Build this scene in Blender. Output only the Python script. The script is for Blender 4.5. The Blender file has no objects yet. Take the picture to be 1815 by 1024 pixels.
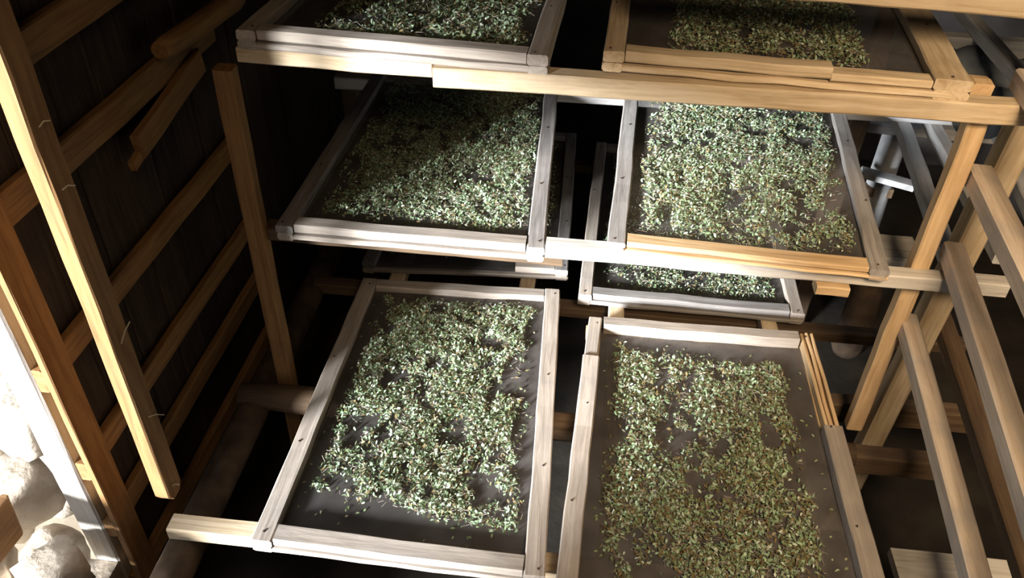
import bpy, bmesh, math, random
import numpy as np
from mathutils import Vector, Matrix, noise

random.seed(7)
RNG = np.random.default_rng(11)
scene = bpy.context.scene
COL = scene.collection

# ------------------------------------------------------------------ camera
PITCH, ROLL, YAW, FPX = 0.670656879, 0.0301596543, -0.10104755, 1442.08657
def cam_rows():
    a, b, c = PITCH, ROLL, YAW
    ry = np.array([[math.cos(c), -math.sin(c), 0], [math.sin(c), math.cos(c), 0], [0, 0, 1]])
    base = np.array([[1, 0, 0], [0, 0, -1], [0, 1, 0]], float)
    p = np.array([[1, 0, 0], [0, math.cos(a), -math.sin(a)], [0, math.sin(a), math.cos(a)]])
    q = np.array([[math.cos(b), -math.sin(b), 0], [math.sin(b), math.cos(b), 0], [0, 0, 1]])
    return q @ p @ base @ ry
CM = cam_rows()
cam_data = bpy.data.cameras.new('camera')
cam_data.sensor_fit = 'HORIZONTAL'
cam_data.sensor_width = 36.0
cam_data.lens = FPX / 1815 * 36.0
cam_data.clip_start = 0.02
cam = bpy.data.objects.new('camera', cam_data)
COL.objects.link(cam)
cam.matrix_world = Matrix((( CM[0, 0], -CM[1, 0], -CM[2, 0], 0),
                           ( CM[0, 1], -CM[1, 1], -CM[2, 1], 0),
                           ( CM[0, 2], -CM[1, 2], -CM[2, 2], 0),
                           (0, 0, 0, 1)))
scene.camera = cam

# ------------------------------------------------------------------ light
scene.view_settings.view_transform = 'Standard'
scene.view_settings.look = 'None'
scene.view_settings.gamma = 1.0
scene.view_settings.exposure = 0.0
scene.view_settings.use_curve_mapping = False

world = bpy.data.worlds.new('sky'); scene.world = world
world.use_nodes = True
bg = world.node_tree.nodes['Background']
bg.inputs['Color'].default_value = (0.78, 0.88, 1.0, 1)
bg.inputs['Strength'].default_value = 1.7

def lamp(name, kind, loc, direction, energy, color, **kw):
    d = bpy.data.lights.new(name, kind)
    d.energy = energy; d.color = color
    for k, v in kw.items(): setattr(d, k, v)
    o = bpy.data.objects.new(name, d); COL.objects.link(o)
    o.location = loc
    o.rotation_euler = Vector(direction).to_track_quat('-Z', 'Y').to_euler()
    return o
SUN_AZ, SUN_EL = math.radians(53), math.radians(13)
lamp('sun', 'SUN', (-4, -3, 2),
     (math.cos(SUN_AZ) * math.cos(SUN_EL), math.sin(SUN_AZ) * math.cos(SUN_EL), -math.sin(SUN_EL)),
     29.0, (0.93, 0.97, 1.0), angle=math.radians(10))
# added warm fill standing in for bounced light, unseen behind the viewer
lamp('warm_fill', 'AREA', (0.80, -0.15, 0.55), (0.36, 1.75, -2.0), 23, (1.0, 0.76, 0.49), shape='DISK', size=0.8, spread=math.radians(70))
# weaker unseen fill on the viewer's left, added to brighten the left wall
lamp('wall_fill', 'AREA', (-0.35, 0.1, 0.45), (-0.75, 1.45, -1.5), 1.5, (1.0, 0.72, 0.42), shape='DISK', size=0.4, spread=math.radians(85))
SILL_Z = -1.99
# daylight guides in the openings (portals only steer the sky light)
DOOR_Y0, DOOR_Y1, DOOR_TOP, FLOOR_Z = -0.42, 1.28, -0.45, -2.62
p = lamp('door_portal', 'AREA', (-1.40, (DOOR_Y0 + DOOR_Y1) / 2, (DOOR_TOP + SILL_Z) / 2), (1, 0, 0), 1, (1, 1, 1),
         shape='RECTANGLE', size=DOOR_TOP - SILL_Z, size_y=DOOR_Y1 - DOOR_Y0)
p.data.cycles.is_portal = True
WIN = (2.9, 3.9, -1.35, -0.45)          # opening in the right wall: y0, y1, z0, z1
p = lamp('window_portal', 'AREA', (2.66, (WIN[0] + WIN[1]) / 2, (WIN[2] + WIN[3]) / 2), (-1, 0, 0), 1, (1, 1, 1),
         shape='RECTANGLE', size=WIN[3] - WIN[2], size_y=WIN[1] - WIN[0])
p.data.cycles.is_portal = True

# ------------------------------------------------------------------ materials
def new_mat(name):
    m = bpy.data.materials.new(name); m.use_nodes = True
    nt = m.node_tree
    for n in list(nt.nodes):
        if n.type != 'OUTPUT_MATERIAL': nt.nodes.remove(n)
    return m, nt, nt.nodes['Material Output']

def ramp(nt, stops):
    r = nt.nodes.new('ShaderNodeValToRGB')
    el = r.color_ramp.elements
    while len(el) < len(stops): el.new(0.5)
    for e, (p_, c) in zip(el, stops):
        e.position = p_; e.color = (*c, 1)
    return r

def wood(name, dark, mid, light, rough=0.75, spec=0.3, vary=0.35, stain=(0.16, 0.13, 0.11), stain_amt=0.45, grain=(1.6, 26, 26)):
    m, nt, out = new_mat(name)
    N, L = nt.nodes, nt.links
    tc = N.new('ShaderNodeTexCoord'); oi = N.new('ShaderNodeObjectInfo')
    off = N.new('ShaderNodeVectorMath'); off.operation = 'ADD'
    mul = N.new('ShaderNodeMath'); mul.operation = 'MULTIPLY'; mul.inputs[1].default_value = 37.0
    L.new(oi.outputs['Random'], mul.inputs[0])
    L.new(tc.outputs['Object'], off.inputs[0]); L.new(mul.outputs[0], off.inputs[1])
    mp = N.new('ShaderNodeMapping'); mp.inputs['Scale'].default_value = grain
    L.new(off.outputs[0], mp.inputs['Vector'])
    n1 = N.new('ShaderNodeTexNoise'); n1.inputs['Scale'].default_value = 2.2; n1.inputs['Detail'].default_value = 7
    n1.inputs['Roughness'].default_value = 0.65; n1.inputs['Distortion'].default_value = 0.6
    L.new(mp.outputs[0], n1.inputs['Vector'])
    r = ramp(nt, [(0.3, dark), (0.5, mid), (0.72, light)])
    L.new(n1.outputs['Fac'], r.inputs['Fac'])
    # broad weathering stains
    n2 = N.new('ShaderNodeTexNoise'); n2.inputs['Scale'].default_value = 7.0; n2.inputs['Detail'].default_value = 5
    L.new(off.outputs[0], n2.inputs['Vector'])
    r2 = ramp(nt, [(0.48, (0, 0, 0)), (0.72, (1, 1, 1))])
    L.new(n2.outputs['Fac'], r2.inputs['Fac'])
    sm = N.new('ShaderNodeMath'); sm.operation = 'MULTIPLY'; sm.inputs[1].default_value = stain_amt
    L.new(r2.outputs['Color'], sm.inputs[0])
    mx = N.new('ShaderNodeMix'); mx.data_type = 'RGBA'
    L.new(sm.outputs[0], mx.inputs['Factor']); L.new(r.outputs['Color'], mx.inputs['A'])
    mx.inputs['B'].default_value = (*stain, 1)
    # per-piece brightness
    hs = N.new('ShaderNodeHueSaturation')
    vm = N.new('ShaderNodeMapRange'); vm.inputs['To Min'].default_value = 1 - vary; vm.inputs['To Max'].default_value = 1 + vary * 0.5
    L.new(oi.outputs['Random'], vm.inputs['Value']); L.new(vm.outputs[0], hs.inputs['Value'])
    L.new(mx.outputs['Result'], hs.inputs['Color'])
    b = N.new('ShaderNodeBsdfPrincipled'); b.inputs['Roughness'].default_value = rough
    b.inputs['Specular IOR Level'].default_value = spec
    L.new(hs.outputs['Color'], b.inputs['Base Color'])
    bp = N.new('ShaderNodeBump'); bp.inputs['Strength'].default_value = 0.35; bp.inputs['Distance'].default_value = 0.004
    L.new(n1.outputs['Fac'], bp.inputs['Height']); L.new(bp.outputs[0], b.inputs['Normal'])
    L.new(b.outputs[0], out.inputs['Surface'])
    return m

def rough_mat(name, c0, c1, scale=6, rough=0.9, bump=0.5, dist=0.02):
    m, nt, out = new_mat(name)
    N, L = nt.nodes, nt.links
    tc = N.new('ShaderNodeTexCoord')
    n1 = N.new('ShaderNodeTexNoise'); n1.inputs['Scale'].default_value = scale; n1.inputs['Detail'].default_value = 8
    L.new(tc.outputs['Object'], n1.inputs['Vector'])
    r = ramp(nt, [(0.35, c0), (0.68, c1)]); L.new(n1.outputs['Fac'], r.inputs['Fac'])
    b = N.new('ShaderNodeBsdfPrincipled'); b.inputs['Roughness'].default_value = rough
    b.inputs['Specular IOR Level'].default_value = 0.2
    L.new(r.outputs['Color'], b.inputs['Base Color'])
    bp = N.new('ShaderNodeBump'); bp.inputs['Strength'].default_value = bump; bp.inputs['Distance'].default_value = dist
    L.new(n1.outputs['Fac'], bp.inputs['Height']); L.new(bp.outputs[0], b.inputs['Normal'])
    L.new(b.outputs[0], out.inputs['Surface'])
    return m

def mesh_mat():
    """fine dark wire cloth: a woven grid of wires with open holes between"""
    m, nt, out = new_mat('wire_cloth')
    N, L = nt.nodes, nt.links
    tc = N.new('ShaderNodeTexCoord')
    sx = N.new('ShaderNodeSeparateXYZ'); L.new(tc.outputs['Object'], sx.inputs[0])
    def wire(sock):
        k = N.new('ShaderNodeMath'); k.operation = 'MULTIPLY'; k.inputs[1].default_value = 1 / 0.0042
        f = N.new('ShaderNodeMath'); f.operation = 'FRACT'
        g = N.new('ShaderNodeMath'); g.operation = 'LESS_THAN'; g.inputs[1].default_value = 0.64
        L.new(sock, k.inputs[0]); L.new(k.outputs[0], f.inputs[0]); L.new(f.outputs[0], g.inputs[0])
        return g.outputs[0]
    mxm = N.new('ShaderNodeMath'); mxm.operation = 'MAXIMUM'
    L.new(wire(sx.outputs['X']), mxm.inputs[0]); L.new(wire(sx.outputs['Y']), mxm.inputs[1])
    n1 = N.new('ShaderNodeTexNoise'); n1.inputs['Scale'].default_value = 9; n1.inputs['Detail'].default_value = 5
    L.new(tc.outputs['Object'], n1.inputs['Vector'])
    r = ramp(nt, [(0.35, (0.045, 0.038, 0.034)), (0.7, (0.095, 0.084, 0.080))]); L.new(n1.outputs['Fac'], r.inputs['Fac'])
    b = N.new('ShaderNodeBsdfPrincipled'); b.inputs['Roughness'].default_value = 0.6
    b.inputs['Specular IOR Level'].default_value = 0.6
    L.new(r.outputs['Color'], b.inputs['Base Color'])
    t = N.new('ShaderNodeBsdfTransparent')
    ms = N.new('ShaderNodeMixShader')
    L.new(mxm.outputs[0], ms.inputs['Fac']); L.new(t.outputs[0], ms.inputs[1]); L.new(b.outputs[0], ms.inputs[2])
    L.new(ms.outputs[0], out.inputs['Surface'])
    return m

def leaf_mat(name, use_attr):
    m, nt, out = new_mat(name)
    N, L = nt.nodes, nt.links
    b = N.new('ShaderNodeBsdfPrincipled'); b.inputs['Roughness'].default_value = 0.62
    b.inputs['Specular IOR Level'].default_value = 0.35
    if use_attr:
        a = N.new('ShaderNodeAttribute'); a.attribute_name = 'leaf_color'
        src = a.outputs['Color']
    else:
        oi = N.new('ShaderNodeObjectInfo')
        r = ramp(nt, [(0.0, (0.14, 0.17, 0.07)), (0.35, (0.27, 0.34, 0.17)), (0.7, (0.36, 0.44, 0.25)), (0.9, (0.46, 0.50, 0.34)), (1.0, (0.33, 0.25, 0.14))])
        L.new(oi.outputs['Random'], r.inputs['Fac']); src = r.outputs['Color']
    L.new(src, b.inputs['Base Color'])
    tr = N.new('ShaderNodeBsdfTranslucent'); L.new(src, tr.inputs['Color'])
    ms = N.new('ShaderNodeMixShader'); ms.inputs['Fac'].default_value = 0.18
    L.new(b.outputs[0], ms.inputs[1]); L.new(tr.outputs[0], ms.inputs[2])
    L.new(ms.outputs[0], out.inputs['Surface'])
    return m

M = dict(
    tray=wood('tray_wood', (0.24, 0.195, 0.16), (0.36, 0.305, 0.255), (0.47, 0.40, 0.34), vary=0.22, stain=(0.24, 0.21, 0.19), stain_amt=0.5),
    traywarm=wood('tray_wood_warm', (0.40, 0.25, 0.12), (0.58, 0.40, 0.22), (0.68, 0.50, 0.30), vary=0.15, stain_amt=0.2),
    traygrey=wood('tray_wood_grey', (0.15, 0.135, 0.128), (0.24, 0.22, 0.205), (0.33, 0.305, 0.285), vary=0.2, stain_amt=0.5),
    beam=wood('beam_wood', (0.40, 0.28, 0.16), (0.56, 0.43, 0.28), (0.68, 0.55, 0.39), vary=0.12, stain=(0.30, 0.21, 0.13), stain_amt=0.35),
    beamgrey=wood('beam_wood_grey', (0.38, 0.33, 0.29), (0.52, 0.48, 0.43), (0.64, 0.6, 0.55), vary=0.1, stain_amt=0.2),
    post=wood('post_wood', (0.40, 0.26, 0.13), (0.53, 0.36, 0.20), (0.62, 0.45, 0.27), vary=0.12, stain=(0.28, 0.16, 0.08), stain_amt=0.3),
    rail=wood('rail_wood', (0.40, 0.30, 0.22), (0.54, 0.43, 0.33), (0.64, 0.54, 0.44), vary=0.15, stain=(0.30, 0.28, 0.27), stain_amt=0.6),
    railgrey=wood('rail_wood_grey', (0.36, 0.345, 0.335), (0.50, 0.485, 0.475), (0.60, 0.585, 0.575), vary=0.15, stain_amt=0.3),
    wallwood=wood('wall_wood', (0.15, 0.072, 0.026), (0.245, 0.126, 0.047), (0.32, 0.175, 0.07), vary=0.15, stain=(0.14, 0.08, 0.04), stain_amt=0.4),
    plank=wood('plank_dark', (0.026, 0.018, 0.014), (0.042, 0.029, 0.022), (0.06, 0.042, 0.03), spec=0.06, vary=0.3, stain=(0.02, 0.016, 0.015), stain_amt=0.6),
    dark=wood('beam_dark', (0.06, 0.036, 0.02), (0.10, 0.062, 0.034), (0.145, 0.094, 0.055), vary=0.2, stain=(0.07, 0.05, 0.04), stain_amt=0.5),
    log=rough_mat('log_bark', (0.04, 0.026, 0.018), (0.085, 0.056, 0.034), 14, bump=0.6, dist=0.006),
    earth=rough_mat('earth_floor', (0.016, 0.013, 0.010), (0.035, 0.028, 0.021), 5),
    ground=rough_mat('dry_ground', (0.30, 0.24, 0.17), (0.45, 0.37, 0.27), 4),
    stone=rough_mat('rubble_stone', (0.33, 0.27, 0.21), (0.62, 0.55, 0.46), 7, bump=0.9, dist=0.03),
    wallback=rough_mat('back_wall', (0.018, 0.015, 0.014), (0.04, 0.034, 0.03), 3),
    pale=rough_mat('pale_bark', (0.16, 0.16, 0.165), (0.34, 0.34, 0.34), 9, bump=0.4, dist=0.006),
    sheet=rough_mat('grey_sheet', (0.16, 0.18, 0.21), (0.30, 0.33, 0.38), 8, rough=0.5, bump=0.5, dist=0.01),
    tarp=rough_mat('blue_tarp', (0.05, 0.065, 0.075), (0.09, 0.11, 0.12), 5, rough=0.55),
    straw=rough_mat('straw', (0.55, 0.48, 0.36), (0.75, 0.68, 0.55), 30, bump=0.1, dist=0.001),
    nail=rough_mat('iron', (0.03, 0.025, 0.022), (0.07, 0.05, 0.04), 60, rough=0.6, bump=0.2, dist=0.001),
    mesh=mesh_mat(),
    leaf=leaf_mat('dry_leaf_mass', True),
    leaf1=leaf_mat('dry_leaf', False),
)

# ------------------------------------------------------------------ helpers
def tag(o, label=None, cat=None, group=None, kind=None):
    if label: o['label'] = label
    if cat: o['category'] = cat
    if group: o['group'] = group
    if kind: o['kind'] = kind
    return o

def empty(name, loc=(0, 0, 0)):
    o = bpy.data.objects.new(name, None); COL.objects.link(o)
    o.location = loc; o.empty_display_size = 0.1
    return o

def link(name, me, mat, parent=None, mw=None):
    o = bpy.data.objects.new(name, me); COL.objects.link(o)
    if mat is not None and not me.materials: me.materials.append(mat)
    mw = mw or Matrix.Identity(4)
    if parent is not None:
        o.parent = parent
        pw = Matrix.Translation(parent.location)       # parents here carry location only
        q = parent.parent
        while q is not None:
            pw = Matrix.Translation(q.location) @ pw; q = q.parent
        o.matrix_local = pw.inverted() @ mw
    else:
        o.matrix_world = mw
    return o

def timber(name, p0, p1, w, h, mat, parent=None, up=(0, 0, 1), bevel=None, wob=0.0018, seg=None, round_end=False, taper=0.0, seed=None):
    """sawn timber from p0 to p1 (centre line); w across, h along up; chamfered and a little uneven"""
    p0, p1 = Vector(p0), Vector(p1)
    ln = (p1 - p0).length
    ax = (p1 - p0).normalized()
    upv = Vector(up)
    side = upv.cross(ax)
    if side.length < 1e-4: side = Vector((0, 1, 0)).cross(ax)
    side.normalize(); upv = ax.cross(side).normalized()
    mid = (p0 + p1) / 2
    mw = Matrix.Translation(mid) @ Matrix(((ax.x, side.x, upv.x), (ax.y, side.y, upv.y), (ax.z, side.z, upv.z))).to_4x4()
    c = bevel if bevel is not None else min(w, h) * 0.10
    seg = seg or max(2, min(14, int(ln / 0.1)))
    rr = random.Random(seed if seed is not None else hash((round(mid.x, 3), round(mid.y, 3), round(mid.z, 3))) & 0xffff)
    prof = [(-w/2 + c, -h/2), (w/2 - c, -h/2), (w/2, -h/2 + c), (w/2, h/2 - c), (w/2 - c, h/2), (-w/2 + c, h/2), (-w/2, h/2 - c), (-w/2, -h/2 + c)]
    vs, fs = [], []
    for i in range(seg + 1):
        t = i / seg; x = (t - 0.5) * ln
        k = 1.0 - taper * t
        if round_end and i == seg: k *= 0.55
        if round_end and i == seg - 1: x = ln / 2 - w * 0.35
        oy, oz = rr.uniform(-wob, wob), rr.uniform(-wob, wob)
        for (a, b) in prof:
            vs.append((x, a * k + oy + rr.uniform(-wob, wob) * 0.4, b * (k if not round_end else 1) + oz + rr.uniform(-wob, wob) * 0.4))
    for i in range(seg):
        for j in range(8):
            a, b = i * 8 + j, i * 8 + (j + 1) % 8
            fs.append((a, a + 8, b + 8, b))
    fs.append(tuple(range(8))); fs.append(tuple(reversed(range(seg * 8, seg * 8 + 8))))
    me = bpy.data.meshes.new(name); me.from_pydata(vs, [], fs)
    bm = bmesh.new(); bm.from_mesh(me); bmesh.ops.recalc_face_normals(bm, faces=bm.faces); bm.to_mesh(me); bm.free()
    return link(name, me, mat, parent, mw)

def logpole(name, p0, p1, r0, r1, mat, parent=None, seg=12, n=14, wob=0.06, bumpy=0.05):
    p0, p1 = Vector(p0), Vector(p1)
    ln = (p1 - p0).length
    rot = (p1 - p0).to_track_quat('X', 'Z').to_matrix().to_4x4()
    vs, fs = [], []
    ph = random.uniform(0, 9)
    for i in range(seg + 1):
        t = i / seg
        r = r0 + (r1 - r0) * t
        e = 0.8 if i in (0, seg) else 1
        cy = math.sin(t * 4 + ph) * wob * r; cz = math.cos(t * 3.1 + ph) * wob * r
        for j in range(n):
            a = 2 * math.pi * j / n
            k = r * e * (1 + bumpy * noise.noise(Vector((t * ln * 6, math.cos(a) * 1.3 + ph, math.sin(a) * 1.3))))
            vs.append(((t - 0.5) * ln, cy + k * math.cos(a), cz + k * math.sin(a)))
    for i in range(seg):
        for j in range(n):
            a, b = i * n + j, i * n + (j + 1) % n
            fs.append((a, a + n, b + n, b))
    fs.append(tuple(range(n))); fs.append(tuple(reversed(range(seg * n, seg * n + n))))
    me = bpy.data.meshes.new(name); me.from_pydata(vs, [], fs)
    bm = bmesh.new(); bm.from_mesh(me); bmesh.ops.recalc_face_normals(bm, faces=bm.faces); bm.to_mesh(me); bm.free()
    for p_ in me.polygons: p_.use_smooth = len(p_.vertices) == 4
    return link(name, me, mat, parent, Matrix.Translation((p0 + p1) / 2) @ rot)

def slab(name, lo, hi, mat, parent=None):
    lo, hi = Vector(lo), Vector(hi); c = (lo + hi) / 2; s = hi - lo
    bm = bmesh.new(); bmesh.ops.create_cube(bm, size=1); bmesh.ops.scale(bm, vec=s, verts=bm.verts)
    me = bpy.data.meshes.new(name); bm.to_mesh(me); bm.free()
    return link(name, me, mat, parent, Matrix.Translation(c))

def stone(name, c, r, mat, parent=None, seed=0, sub=3):
    bm = bmesh.new(); bmesh.ops.create_icosphere(bm, subdivisions=sub, radius=1)
    for v in bm.verts:
        d = v.co.normalized()
        k = 1 + 0.28 * noise.noise(d * 1.3 + Vector((seed * 3.1, 0, 0))) + 0.24 * noise.noise(d * 4.0 + Vector((0, seed * 1.7, 0)))
        # flatten some facets for a broken-stone look
        v.co = Vector((max(-0.8, min(0.8, d.x * k)) * r[0], max(-0.8, min(0.8, d.y * k)) * r[1], max(-0.75, min(0.75, d.z * k)) * r[2]))
    me = bpy.data.meshes.new(name); bm.to_mesh(me); bm.free()
    for p_ in me.polygons: p_.use_smooth = True
    return link(name, me, mat, parent, Matrix.Translation(c) @ Matrix.Rotation(seed * 1.3, 4, 'Z'))

def tube(name, pts, r, mat, parent=None, n=5):
    pts = [Vector(q) for q in pts]
    vs, fs = [], []
    for i, q in enumerate(pts):
        d = (pts[min(i + 1, len(pts) - 1)] - pts[max(i - 1, 0)]).normalized()
        a = d.orthogonal().normalized(); b = d.cross(a)
        for j in range(n):
            t = 2 * math.pi * j / n
            vs.append(q + (a * math.cos(t) + b * math.sin(t)) * r)
    for i in range(len(pts) - 1):
        for j in range(n):
            a, b = i * n + j, i * n + (j + 1) % n
            fs.append((a, b, b + n, a + n))
    fs.append(tuple(reversed(range(n)))); fs.append(tuple(range((len(pts) - 1) * n, len(pts) * n)))
    me = bpy.data.meshes.new(name); me.from_pydata([tuple(v) for v in vs], [], fs)
    return link(name, me, mat, parent)

# ------------------------------------------------------------------ the setting
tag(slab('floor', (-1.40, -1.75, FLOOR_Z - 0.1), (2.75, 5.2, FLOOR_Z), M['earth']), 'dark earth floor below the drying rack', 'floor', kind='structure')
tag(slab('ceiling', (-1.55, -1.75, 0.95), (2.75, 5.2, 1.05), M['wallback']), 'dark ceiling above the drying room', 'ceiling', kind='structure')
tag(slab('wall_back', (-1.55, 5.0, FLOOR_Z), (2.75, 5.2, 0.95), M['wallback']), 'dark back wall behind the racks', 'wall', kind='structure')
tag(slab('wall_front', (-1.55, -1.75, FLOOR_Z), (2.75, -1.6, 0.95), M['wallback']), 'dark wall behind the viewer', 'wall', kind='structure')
tag(slab('ground', (-9, -9, FLOOR_Z - 0.2), (9, 9, FLOOR_Z - 0.1), M['ground']), 'dry ground outside the doorway', 'ground', kind='structure')

wr = tag(empty('wall_right', (2.65, 1.7, FLOOR_Z)), 'dark wall with an opening to the right of the racks', 'wall', kind='structure')
slab('wall_panel', (2.6, -1.6, FLOOR_Z), (2.72, WIN[0], 0.95), M['wallback'], wr)
slab('wall_panel', (2.6, WIN[1], FLOOR_Z), (2.72, 5.0, 0.95), M['wallback'], wr)
slab('wall_panel', (2.6, WIN[0], FLOOR_Z), (2.72, WIN[1], WIN[2]), M['wallback'], wr)
slab('wall_panel', (2.6, WIN[0], WIN[3]), (2.72, WIN[1], 0.95), M['wallback'], wr)

wl = tag(empty('wall_left', (-1.34, 1.7, FLOOR_Z)), 'dark plank wall with brown horizontal battens beside the doorway', 'wall', kind='structure')
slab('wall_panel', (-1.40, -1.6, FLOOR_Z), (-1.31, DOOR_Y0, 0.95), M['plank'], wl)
slab('foundation', (-1.40, DOOR_Y0, FLOOR_Z), (-1.31, 1.277, -2.22), M['stone'], wl)
slab('lintel', (-1.40, DOOR_Y0, DOOR_TOP), (-1.31, DOOR_Y1, 0.95), M['wallwood'], wl)
y = 1.345
k = 0
while y < 4.98:                                                   # upright boards of the outer skin
    w = min(random.uniform(0.15, 0.21), 5.0 - y)
    t = random.uniform(-0.004, 0.004)
    timber('plank', (-1.342 + t, y + w / 2, FLOOR_Z), (-1.342 + t, y + w / 2, 0.95), w - 0.003, 0.06, M['plank'], wl, up=(1, 0, 0), bevel=0.004)
    y += w; k += 1
# the doorway's post (outer) and the thin upright lath over the batten ends (inner)
timber('door_post', (-1.345, 1.31, FLOOR_Z), (-1.345, 1.31, 0.95), 0.066, 0.078, M['beamgrey'], wl, up=(1, 0, 0), bevel=0.006)
timber('door_lath', (-1.268, 1.325, FLOOR_Z), (-1.268, 1.325, 0.95), 0.085, 0.02, M['wallwood'], wl, up=(1, 0, 0), bevel=0.003)
timber('hanging_lath', (-1.118, 1.368, 0.9), (-1.118, 1.360, -1.955), 0.072, 0.045, M['wallwood'], wl, up=(1, 0, 0), bevel=0.004, round_end=True, seg=20)
for z, h, y0, y1 in ((-0.32, 0.08, 1.285, 2.52), (-0.74, 0.085, 1.30, 2.52), (-1.02, 0.085, 1.30, 2.52), (-1.455, 0.075, 1.285, 2.52), (-1.80, 0.07, 1.285, 2.52),
                     (-2.06, 0.075, 1.285, 2.52), (-2.34, 0.07, 1.285, 2.52)):
    dz = random.uniform(-0.015, 0.015)
    timber('batten', (-1.293, y0, z), (-1.293, y1, z + dz), 0.03, h, M['wallwood'], wl, up=(0, 0, 1), bevel=0.005, wob=0.0012, seg=8)
# straw ends and splinters caught on the laths
for (yy, zz, dy, dz) in ((1.345, -0.775, 0.03, 0.0), (1.345, -0.92, 0.035, -0.01), (1.35, -1.36, 0.05, 0.03), (1.35, -1.62, 0.055, -0.05), (1.345, -1.90, 0.02, -0.02)):
    tube('straw', [(-1.09, yy, zz), (-1.087, yy + dy * 0.5, zz + dz * 0.5 + 0.006), (-1.085, yy + dy, zz + dz)], 0.0016, M['straw'], wl)
# short offcuts nailed over the battens, and a pole end above them
timber('offcut', (-1.262, 1.90, -1.135), (-1.262, 2.36, -1.065), 0.025, 0.075, M['wallwood'], wl, round_end=True)
timber('offcut', (-1.268, 1.86, -1.175), (-1.268, 2.10, -1.125), 0.02, 0.03, M['wallwood'], wl)
logpole('pole', (-1.24, 2.10, -0.93), (-1.22, 2.62, -0.955), 0.032, 0.036, M['wallwood'], wl)

# ------------------------------------------------------------------ the drying rack
rack = tag(empty('drying_rack', (0.0, 1.9, FLOOR_Z)), 'three-level timber drying rack of posts and beams carrying the mesh trays', 'rack')
T = lambda n, a, b, w, h, m, **k: timber(n, a, b, w, h, M[m], rack, **k)
# uprights
T('post', (-0.99, 1.955, FLOOR_Z), (-0.985, 1.955, -0.90), 0.055, 0.05, 'wallwood', up=(0, 1, 0))
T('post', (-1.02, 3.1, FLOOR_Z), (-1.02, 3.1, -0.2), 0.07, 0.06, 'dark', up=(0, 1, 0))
T('post', (0.948, 1.955, -2.0), (0.938, 1.955, -0.86), 0.05, 0.045, 'post', up=(0, 1, 0))
T('post', (1.048, 2.03, FLOOR_Z), (1.112, 2.03, -0.20), 0.072, 0.07, 'beam', up=(0, 1, 0))
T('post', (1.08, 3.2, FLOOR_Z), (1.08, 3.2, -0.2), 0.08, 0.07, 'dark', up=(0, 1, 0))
# top level
T('beam', (-0.41, 1.932, -0.864), (1.04, 1.925, -0.850), 0.055, 0.052, 'beam', bevel=0.004)
T('ledger', (-0.935, 1.965, -0.858), (-0.42, 1.965, -0.862), 0.05, 0.04, 'beam')
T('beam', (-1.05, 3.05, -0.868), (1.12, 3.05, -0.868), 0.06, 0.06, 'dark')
T('brace_beam', (0.12, 1.97, -0.577), (1.35, 1.97, -0.597), 0.045, 0.095, 'beam')
T('beam', (0.90, 2.56, -0.93), (1.32, 2.56, -0.93), 0.05, 0.06, 'railgrey')
T('support_rail', (1.135, 2.85, -0.88), (1.125, 2.10, -0.88), 0.04, 0.04, 'railgrey')
T('block', (0.93, 1.965, -0.826), (0.93, 2.02, -0.826), 0.05, 0.045, 'post')
# middle level
T('beam', (-0.10, 1.915, -1.361), (1.17, 1.915, -1.358), 0.05, 0.044, 'beamgrey', bevel=0.004)
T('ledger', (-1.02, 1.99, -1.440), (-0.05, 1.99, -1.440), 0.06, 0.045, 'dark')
T('beam', (-1.05, 3.02, -1.412), (1.4, 3.02, -1.372), 0.06, 0.05, 'railgrey')
T('block', (0.665, 1.897, -1.398), (0.755, 1.897, -1.398), 0.05, 0.03, 'post')
T('block', (0.93, 2.22, -1.49), (1.05, 2.22, -1.49), 0.14, 0.07, 'beamgrey')
T('support_rail', (1.20, 3.15, -1.42), (1.10, 2.10, -1.42), 0.05, 0.045, 'railgrey')
T('support_rail', (1.31, 3.25, -1.42), (1.27, 2.15, -1.42), 0.05, 0.045, 'railgrey')
T('support_rail', (1.55, 3.05, -1.42), (1.40, 2.05, -1.42), 0.05, 0.045, 'railgrey')
T('beam', (0.95, 3.3, -1.56), (1.9, 3.3, -1.58), 0.06, 0.05, 'railgrey')
T('beam', (0.95, 3.62, -1.60), (1.9, 3.62, -1.62), 0.06, 0.05, 'railgrey')
# lower level
T('beam', (-1.10, 1.30, -2.026), (1.55, 1.34, -2.03), 0.06, 0.048, 'beam')
logpole('cross_log', (-1.12, 1.86, -2.055), (0.95, 1.88, -2.06), 0.05, 0.048, M['dark'], rack)
T('floor_board', (0.97, 1.455, -2.035), (1.62, 1.465, -2.035), 0.10, 0.03, 'beamgrey')
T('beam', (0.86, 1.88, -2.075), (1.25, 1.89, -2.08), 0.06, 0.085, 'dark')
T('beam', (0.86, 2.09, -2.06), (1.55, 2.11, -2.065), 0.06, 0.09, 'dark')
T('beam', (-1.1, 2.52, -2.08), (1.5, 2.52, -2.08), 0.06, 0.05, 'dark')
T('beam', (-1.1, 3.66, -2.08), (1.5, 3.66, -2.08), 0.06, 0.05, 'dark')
logpole('side_log', (-1.06, 0.95, -2.10), (-1.09, 3.0, -2.10), 0.055, 0.05, M['log'], rack)
for x in (-0.72, -0.2, 0.16, 0.74):
    T('runner', (x, 1.34, -2.028), (x + 0.0, 3.75, -2.028), 0.06, 0.05, 'beam')
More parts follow.
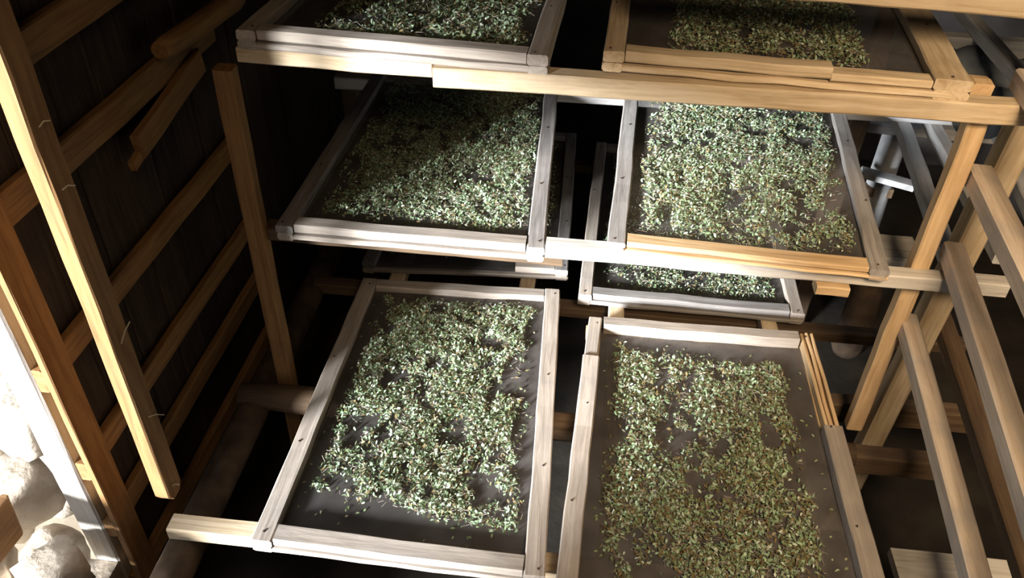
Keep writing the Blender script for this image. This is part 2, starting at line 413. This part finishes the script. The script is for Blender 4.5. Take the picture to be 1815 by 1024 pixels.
# rails running from the right posts towards the viewer
for (a, b, w, h, m) in (((0.985, 1.975, -1.555), (0.885, 0.80, -1.555), 0.050, 0.055, 'rail'),
                        ((1.025, 1.975, -1.292), (0.900, 0.90, -1.292), 0.055, 0.055, 'rail'),
                        ((1.005, 1.975, -1.050), (0.930, 1.10, -1.050), 0.060, 0.055, 'rail'),
                        ((1.030, 2.0, -0.80), (0.960, 1.10, -0.80), 0.055, 0.055, 'rail')):
    t_ = (a[1] - 0.10) / (a[1] - b[1])                     # carried on to the near post behind the frame's edge
    b = (a[0] + (b[0] - a[0]) * t_, 0.10, b[2])
    T('side_rail', a, b, w, h, m, wob=0.0012, seg=8)
T('side_rail', (1.14, 2.10, -1.62), (0.99, 0.1, -1.62), 0.05, 0.05, 'dark')
T('post', (0.90, 0.13, FLOOR_Z), (0.90, 0.13, -0.72), 0.06, 0.05, 'beam', up=(0, 1, 0))

# ------------------------------------------------------------------ trays
def lerp2(a, b, t): return (a[0] + (b[0] - a[0]) * t, a[1] + (b[1] - a[1]) * t)
class Tray: pass
def tray(label, FL, FR, BR, BL, z, mats, hu=0.028, hl=0.024, ws=0.052, wf=0.05, wb=0.05, wr=None, opts=()):
    """four upper rails over four lower laths with wire cloth nailed between; corners in plan, z = top"""
    wr = wr or ws
    t = tag(empty('drying_tray', ((FL[0] + FR[0] + BL[0] + BR[0]) / 4, (FL[1] + FR[1] + BL[1] + BR[1]) / 4, z - hu - hl)), label, 'tray', 'mesh drying trays')
    mu, ml, mf = (M[x] for x in mats)
    def ins(p, q, d):      # point from p towards q by d
        l = math.dist(p, q); return lerp2(p, q, d / l)
    zu, zl = z - hu / 2, z - hu - hl / 2
    # side rails run the whole length in the upper layer
    lf, lb = ins(FL, FR, ws / 2), ins(BL, BR, ws / 2)
    rf, rb = ins(FR, FL, wr / 2), ins(BR, BL, wr / 2)
    g = 0.003
    def rail(n, a, b, w, zz, h, m, **k): return timber(n, (a[0], a[1], zz), (b[0], b[1], zz), w, h, m, t, bevel=0.004, **k)
    if 'split_sides' in opts:
        # near half carries a second lath, far half is a ridged offcut
        m1, m2 = lerp2(lf, lb, 0.82), lerp2(rf, rb, 0.62)
        rail('side_rail', lf, m1, ws, zu, hu, mu); rail('side_rail', m1, lb, ws * 0.82, zu - 0.006, hu - 0.006, mu)
        rail('side_rail', rf, m2, wr, zu, hu, mu)
        for s in (-0.016, 0.0, 0.016):
            rail('ridge_lath', (m2[0] + s, m2[1]), (rb[0] + s, rb[1]), 0.012, zu - 0.004 + s * 0.2, hu - 0.008, M['traywarm'])
    else:
        rail('side_rail', lf, lb, ws, zu, hu, mu); rail('side_rail', rf, rb, wr, zu, hu, mu)
    rail('side_lath', lf, lb, ws * 0.9, zl, hl, ml); rail('side_lath', rf, rb, wr * 0.9, zl, hl, ml)
    # cross rails between (upper) and full width (lower)
    fl, fr = ins(FL, FR, ws + g), ins(FR, FL, wr + g)
    fl, fr = ins(fl, ins(BL, BR, ws + g), wf / 2 + 0.005), ins(fr, ins(BR, BL, wr + g), wf / 2 + 0.005)
    bl, br = ins(BL, BR, ws + g), ins(BR, BL, wr + g)
    bl, br = ins(bl, ins(FL, FR, ws + g), wb / 2), ins(br, ins(FR, FL, wr + g), wb / 2)
    if 'short_front' in opts:
        rail('front_rail', lerp2(fl, fr, 0.78), fr, wf, zu, hu, mf)
    elif 'stepped_front' in opts:
        s = lerp2(fl, fr, 0.68)
        rail('front_rail', fl, s, wf, zu, hu, mf); rail('front_rail', s, fr, wf, zu - 0.006, hu - 0.008, mf)
    else:
        rail('front_rail', fl, fr, wf, zu, hu, mf)
    rail('back_rail', bl, br, wb, zu, hu, mu)
    flo, fro = ins(FL, BL, wf / 2), ins(FR, BR, wf / 2)
    rail('front_lath', flo, fro, wf, zl - 0.0025, hl - 0.007, mf)
    rail('back_lath', ins(BL, FL, wb / 2), ins(BR, FR, wb / 2), wb, zl, hl - 0.002, ml)
    # wire cloth
    cor = [lerp2(FL, BR, 0.012), lerp2(FR, BL, 0.012), lerp2(BR, FL, 0.012), lerp2(BL, FR, 0.012)]
    n = 14; vs = []; fs = []
    ctr = Vector((t.location.x, t.location.y, z - hu))
    for j in range(n + 1):
        for i in range(n + 1):
            u, v = i / n, j / n
            q = lerp2(lerp2(cor[0], cor[1], u), lerp2(cor[3], cor[2], u), v)
            sag = -0.008 * 16 * u * (1 - u) * v * (1 - v) * (1 + 0.3 * noise.noise(Vector((u * 5, v * 5, z * 9))))
            vs.append((q[0] - ctr.x, q[1] - ctr.y, sag))
    for j in range(n):
        for i in range(n):
            a = j * (n + 1) + i; fs.append((a, a + 1, a + n + 2, a + n + 1))
    me = bpy.data.meshes.new('mesh_screen'); me.from_pydata(vs, [], fs)
    link('mesh_screen', me, M['mesh'], t, Matrix.Translation(ctr))
    # nail heads
    for (a, b) in ((lf, lb), (rf, rb)):
        for s in (0.02, 0.3, 0.62, 0.97):
            q = lerp2(a, b, s); q = (q[0] + random.uniform(-.012, .012), q[1] + random.uniform(-.01, .01))
            bm = bmesh.new(); bmesh.ops.create_cone(bm, cap_ends=True, segments=8, radius1=0.004, radius2=0.003, depth=0.003)
            nm = bpy.data.meshes.new('nail'); bm.to_mesh(nm); bm.free()
            link('nail', nm, M['nail'], t, Matrix.Translation((q[0], q[1], z + 0.001)))
    r = Tray(); r.C = (ins(ins(FL, FR, ws), ins(BL, BR, ws), wf), ins(ins(FR, FL, wr), ins(BR, BL, wr), wf),
                       ins(ins(BR, BL, wr), ins(FR, FL, wr), wb), ins(ins(BL, BR, ws), ins(FL, FR, ws), wb)); r.z = z - hu
    r.root = t
    return r

def sag_at(u, v): return -0.008 * 16 * u * (1 - u) * v * (1 - v)

LL = tray('lower left mesh tray of pale green leaves, pulled out nearest the doorway', (-0.829, 1.238), (-0.012, 1.232), (-0.063, 2.470), (-0.832, 2.430), -1.95, ('tray', 'tray', 'tray'), ws=0.058, wf=0.055)
LR = tray('lower right deep tray of olive leaves with split side rails', (0.012, 1.10), (0.889, 1.13), (0.868, 2.318), (0.049, 2.292), -1.915, ('tray', 'traywarm', 'tray'), hu=0.046, hl=0.038, ws=0.058, wr=0.06, opts=('split_sides',))
ML = tray('middle left mesh tray, half in shadow', (-0.902, 1.904), (-0.103, 1.908), (-0.148, 3.09), (-0.890, 3.09), -1.36, ('traygrey', 'tray', 'tray'))
MR = tray('middle right mesh tray with a new orange front rail', (0.072, 1.885), (0.836, 1.862), (0.928, 3.06), (0.118, 3.06), -1.303, ('traygrey', 'tray', 'traywarm'), hu=0.018, hl=0.017)
TL = tray('upper left mesh tray on the highest beam', (-0.927, 1.938), (-0.121, 1.906), (-0.090, 3.08), (-0.880, 3.08), -0.786, ('tray', 'tray', 'tray'))
TR = tray('upper right mesh tray with a stepped front rail and broad right rail', (0.010, 1.932), (0.875, 1.902), (0.960, 3.08), (0.050, 3.08), -0.774, ('beam', 'beam', 'beam'), wr=0.085, opts=('stepped_front',))
BR = tray('far right lower tray seen beneath the middle right tray', (0.007, 2.456), (0.862, 2.462), (0.850, 3.69), (0.030, 3.69), -1.952, ('tray', 'tray', 'traygrey'))
BL = tray('far left lower tray with a broken front rail', (-0.865, 2.53), (-0.041, 2.60), (-0.075, 3.77), (-0.860, 3.75), -1.952, ('traygrey', 'tray', 'tray'), opts=('short_front',))

# ------------------------------------------------------------------ drying leaves
def leaf_template():
    # folded, slightly curled blade: 8 vertices, 10 triangles
    v = np.array([(0, 0, 0), (.34, .22, .07), (.34, 0, 0), (.34, -.22, .07), (.70, .18, .05), (.70, 0, .02), (.70, -.18, .05), (1, 0, -.06)], float)
    v[:, 0] -= .5
    f = np.array([(0, 2, 1), (0, 3, 2), (1, 2, 5), (1, 5, 4), (2, 3, 6), (2, 6, 5), (4, 5, 7), (5, 6, 7)])
    return v, f
LV, LF = leaf_template()
SV = np.array([(-.5, -.03, 0), (-.5, .03, 0), (-.5, 0, .05), (.5, -.022, .05), (.5, .022, .05), (.5, 0, .09)], float)
SF = np.array([(0, 1, 4), (0, 4, 3), (1, 2, 5), (1, 5, 4), (2, 0, 3), (2, 3, 5)])
PAL = np.array([(0.22, 0.31, 0.17), (0.28, 0.39, 0.24), (0.36, 0.46, 0.32), (0.17, 0.22, 0.10), (0.14, 0.155, 0.07), (0.25, 0.21, 0.13), (0.50, 0.55, 0.45)])

def rots(n, tilt):
    az = RNG.uniform(0, 2 * np.pi, n); ti = RNG.normal(0, tilt, n); ro = RNG.normal(0, tilt, n)
    ca, sa, ct, st, cr, sr = np.cos(az), np.sin(az), np.cos(ti), np.sin(ti), np.cos(ro), np.sin(ro)
    Z = np.zeros(n); O = np.ones(n)
    A = np.stack([np.stack([ca, -sa, Z], -1), np.stack([sa, ca, Z], -1), np.stack([Z, Z, O], -1)], 1)
    B = np.stack([np.stack([ct, Z, st], -1), np.stack([Z, O, Z], -1), np.stack([-st, Z, ct], -1)], 1)
    C = np.stack([np.stack([O, Z, Z], -1), np.stack([Z, cr, -sr], -1), np.stack([Z, sr, cr], -1)], 1)
    return A @ B @ C

def scatter(tr, count, mask, seed):
    """positions on the tray (x, y, z, u, v) weighted by mask and clumpy noise"""
    out = []
    rr = random.Random(seed)
    c = tr.C
    while len(out) < count:
        u, v = rr.random(), rr.random()
        d = mask(u, v)
        if d <= 0: continue
        n1 = noise.noise(Vector((u * 5.5 + seed, v * 7.5, seed * 1.7)))
        n2 = noise.noise(Vector((u * 15 + seed, v * 20, 3.1 + seed)))
        w = d * max(0.02, min(1.0, 0.66 + 0.9 * n1 + 1.1 * n2))
        if rr.random() > w: continue
        q = lerp2(lerp2(c[0], c[1], u), lerp2(c[3], c[2], u), v)
        out.append((q[0], q[1], tr.z + sag_at(u, v) + rr.random() ** 1.6 * 0.016 * min(1, w + .3), u, v))
    return np.array(out)

def leaf_mass(tr, count, mask, seed, label, brown=0.1, size=0.0112):
    P = scatter(tr, count, mask, seed)
    n = len(P)
    isstem = RNG.random(n) < 0.2
    vs, fs, cs = [], [], []
    base = 0
    for sel, V, F, stem in ((~isstem, LV, LF, False), (isstem, SV, SF, True)):
        p = P[sel]; m = len(p)
        R = rots(m, 0.25 if stem else 0.5)
        s = RNG.uniform(0.75, 1.3, m) * (size * (1.35 if stem else 1))
        wv = V[None] * s[:, None, None] * (np.stack([np.ones(m), RNG.uniform(.75, 1.25, m), RNG.uniform(.3, 2.2, m)], -1)[:, None, :] if not stem else 1)
        W = np.einsum('nij,nkj->nki', R, wv)
        # keep every leaf above the wire cloth
        W[:, :, 2] += np.maximum(0, 0.001 - W[:, :, 2].min(1))[:, None] * 0.9
        W += p[:, None, :3]
        k = V.shape[0]
        vs.append(W.reshape(-1, 3))
        fs.append((F[None] + (np.arange(m) * k)[:, None, None] + base).reshape(-1, 3))
        base += m * k
        if stem:
            col = np.array((0.47, 0.39, 0.32))[None] * RNG.uniform(0.6, 1.35, (m, 1))
        else:
            idx = RNG.choice(len(PAL), m, p=np.array([.22, .22, .16, .14, .10, .06, .10]))
            col = PAL[idx] * RNG.uniform(0.8, 1.2, (m, 1))
            b = RNG.random(m) < brown
            col[b] = np.array((0.17, 0.125, 0.055)) * RNG.uniform(0.6, 1.3, (b.sum(), 1))
        cs.append(np.repeat(col, k, 0))
    vs, fs, cs = np.concatenate(vs), np.concatenate(fs), np.concatenate(cs)
    ctr = np.array((tr.root.location.x, tr.root.location.y, tr.z)); vs = vs - ctr
    me = bpy.data.meshes.new('drying_leaves')
    me.vertices.add(len(vs)); me.vertices.foreach_set('co', vs.ravel())
    me.loops.add(len(fs) * 3); me.loops.foreach_set('vertex_index', fs.ravel().astype(np.int32))
    me.polygons.add(len(fs)); me.polygons.foreach_set('loop_start', np.arange(0, len(fs) * 3, 3, dtype=np.int32))
    me.polygons.foreach_set('loop_total', np.full(len(fs), 3, dtype=np.int32))
    at = me.attributes.new('leaf_color', 'FLOAT_COLOR', 'POINT')
    at.data.foreach_set('color', np.concatenate([cs, np.ones((len(cs), 1))], 1).astype(np.float32).ravel())
    me.update(); me.validate()
    o = link('drying_leaves', me, M['leaf'], None, Matrix.Translation(ctr))
    return tag(o, label, 'leaves', 'leaves spread on the trays', 'stuff')

def edge(u, v, l, r, f, b, soft=0.05):
    def s(x): return max(0.0, min(1.0, x / soft))
    j = 0.03 * noise.noise(Vector((u * 9, v * 9, 5)))
    return min(s(u - l + j), s(1 - r - u + j), s(v - f + j), s(1 - b - v + j))
def hole(u, v, cu, cv, ru, rv):
    d = ((u - cu) / ru) ** 2 + ((v - cv) / rv) ** 2
    return 0.06 if d < 1 else 1.0
def m_LL(u, v): return edge(u, v, 0.06, 0.03, 0.13 - 0.07 * u, 0.02) * hole(u, v, .92, .64, .11, .10) * hole(u, v, .97, .82, .07, .12) * hole(u, v, .95, .40, .06, .10) * hole(u, v, .17, .39, .09, .03) * hole(u, v, .0, .3, .1, .06)
def m_LR(u, v): return edge(u, v, 0.07, 0.09, 0.0, 0.04 + 0.05 * u) * hole(u, v, .10, .58, .06, .05) * hole(u, v, .78, .60, .05, .05) * hole(u, v, .45, .42, .06, .03) * hole(u, v, .95, .45, .08, .06)
def m_ML(u, v): return edge(u, v, 0.05, 0.0, 0.05, 0.02)
def m_MR(u, v): return edge(u, v, 0.05, 0.02, 0.03, 0.02) * hole(u, v, .96, .30, .09, .08) * hole(u, v, .70, .12, .07, .03)
def m_T(u, v): return edge(u, v, 0.15, 0.02, 0.02, 0.02)
def m_TR(u, v): return edge(u, v, 0.14, 0.16, 0.02, 0.02)
def m_B(u, v): return edge(u, v, 0.05, 0.03, 0.03, 0.02)
leaf_mass(LL, 20000, m_LL, 1, 'pale green chopped leaves spread on the lower left tray', brown=0.15, size=0.0128)
leaf_mass(LR, 17500, m_LR, 2, 'olive green chopped leaves spread on the lower right tray', brown=0.3, size=0.0135)
leaf_mass(ML, 24000, m_ML, 3, 'green chopped leaves half in shadow on the middle left tray', size=0.0112)
leaf_mass(MR, 22000, m_MR, 4, 'green chopped leaves spread on the middle right tray', size=0.0112, brown=0.15)
leaf_mass(TL, 15000, m_T, 5, 'dim olive leaves on the upper left tray', size=0.012, brown=0.25)
leaf_mass(TR, 14000, m_TR, 6, 'dark olive leaves spread on the upper right tray', size=0.012, brown=0.3)
leaf_mass(BR, 12000, m_B, 8, 'green leaves on the far right lower tray, beneath the middle tray', size=0.012, brown=0.2)
leaf_mass(BL, 9000, m_B, 9, 'leaves on the far left lower tray, glimpsed through the gap', size=0.012, brown=0.2)

# ------------------------------------------------------------------ outside the doorway: rubble
rr = random.Random(5)
spots = [((-1.56, 1.47, -1.80, .13), 'at the top of the heap'), ((-1.60, 1.34, -2.02, .12), 'behind the door post'), ((-1.60, 1.55, -2.20, .12), 'against the outer planks'),
         ((-1.56, 1.30, -2.32, .13), 'low behind the door post'), ((-1.84, 1.56, -1.98, .14), 'at the back of the heap'), ((-1.62, 1.53, -1.56, .11), 'highest against the planks'),
         ((-1.84, 1.42, -2.28, .15), 'low at the back of the heap'), ((-1.40, 1.15, -2.10, .10), 'wedged at the foot of the door post'), ((-1.42, 0.96, -2.12, .11), 'on the sill beside the brown board'),
         ((-1.60, 1.12, -2.10, .11), 'in the middle of the sill'), ((-1.43, 0.74, -2.10, .11), 'farther along the sill')]
for i, ((x, y_, z, r), wh) in enumerate(spots):
    s = stone('rubble_stone', (x, y_, z), (r, r * rr.uniform(.8, 1.05), r * rr.uniform(.75, 1.0)), M['stone'], None, seed=i + 1)
    tag(s, 'sunlit rubble stone outside the doorway, ' + wh, 'stone', 'rubble outside the doorway')

tag(timber('board', (-1.50, 0.55, -1.86), (-1.50, 1.215, -1.93), 0.03, 0.15, M['wallwood'], None, round_end=True), 'brown board lying against the stones outside the doorway', 'board')

# ------------------------------------------------------------------ dim background on the right
tag(logpole('round_post', (1.45, 3.66, FLOOR_Z), (1.44, 3.70, -1.66), 0.066, 0.06, M['pale']), 'pale round post standing behind the right rails', 'post')
tag(timber('plank', (1.28, 3.52, -1.91), (1.52, 3.50, -1.95), 0.07, 0.03, M['pale']), 'short pale plank end lying across in front of the round post', 'plank')
tag(logpole('round_post', (1.30, 3.05, FLOOR_Z), (1.30, 3.05, -2.2), 0.075, 0.07, M['log']), 'brown round post beyond the right posts', 'post')

# crumpled plastic sheet hanging below the top level beside the right posts
def sheet(name, c, mat):
    n = 12; vs = []; fs = []
    for j in range(n + 1):
        for i in range(n + 1):
            u, v = i / n, j / n
            q = lerp2(lerp2(c[0], c[1], u), lerp2(c[3], c[2], u), v)
            zz = -1.02 + 0.09 * v + 0.05 * noise.noise(Vector((u * 3.1, v * 4.3, 2.2))) + 0.025 * noise.noise(Vector((u * 9, v * 11, 7.0)))
            vs.append((q[0], q[1], zz))
    for j in range(n):
        for i in range(n):
            a = j * (n + 1) + i; fs.append((a, a + 1, a + n + 2, a + n + 1))
    me = bpy.data.meshes.new(name); me.from_pydata(vs, [], fs)
    for p_ in me.polygons: p_.use_smooth = True
    o = link(name, me, mat)
    md = o.modifiers.new('thickness', 'SOLIDIFY'); md.thickness = 0.003
    return o
tag(sheet('plastic_sheet', [(1.0, 2.13), (1.16, 2.13), (1.34, 2.52), (0.98, 2.52)], M['sheet']), 'crumpled blue-grey plastic sheet sagging beside the upper right tray', 'sheet')

# ------------------------------------------------------------------ single leaves lying loose on bare wire cloth
def leaf_mesh(k):
    rr = random.Random(40 + k)
    v = LV * np.array((1, rr.uniform(.85, 1.3), rr.uniform(.6, 2.4)))
    me = bpy.data.meshes.new('leaf'); me.from_pydata([tuple(x * 0.0135) for x in v], [], [tuple(int(i) for i in f) for f in LF])
    me.materials.append(M['leaf1'])
    return me
LEAVES = [leaf_mesh(k) for k in range(5)]
def loose(tr, n, where_ok, seed, label, group):
    rr = random.Random(seed); c = tr.C; got = 0
    while got < n:
        u, v = rr.uniform(0.02, 0.98), rr.uniform(0.02, 0.98)
        if not where_ok(u, v): continue
        q = lerp2(lerp2(c[0], c[1], u), lerp2(c[3], c[2], u), v)
        o = bpy.data.objects.new('loose_leaf', LEAVES[got % 5]); COL.objects.link(o)
        o.location = (q[0], q[1], tr.z + sag_at(u, v) + 0.0025)
        o.rotation_euler = (rr.uniform(-.2, .2), rr.uniform(-.15, .15), rr.uniform(0, 6.28))
        k = rr.uniform(.8, 1.25); o.scale = (k, k, k)
        tag(o, label, 'leaf', group)
        got += 1
loose(LL, 46, lambda u, v: (v < 0.13 - 0.06 * u) or (u > 0.9 and v > .3) or u < 0.06, 3, 'single loose leaf on bare mesh at the edge of the lower left tray', 'loose leaves on the lower left tray')
loose(LR, 40, lambda u, v: u < 0.07 or u > 0.91 or v > 0.94, 4, 'single loose leaf on bare mesh at the edge of the lower right tray', 'loose leaves on the lower right tray')
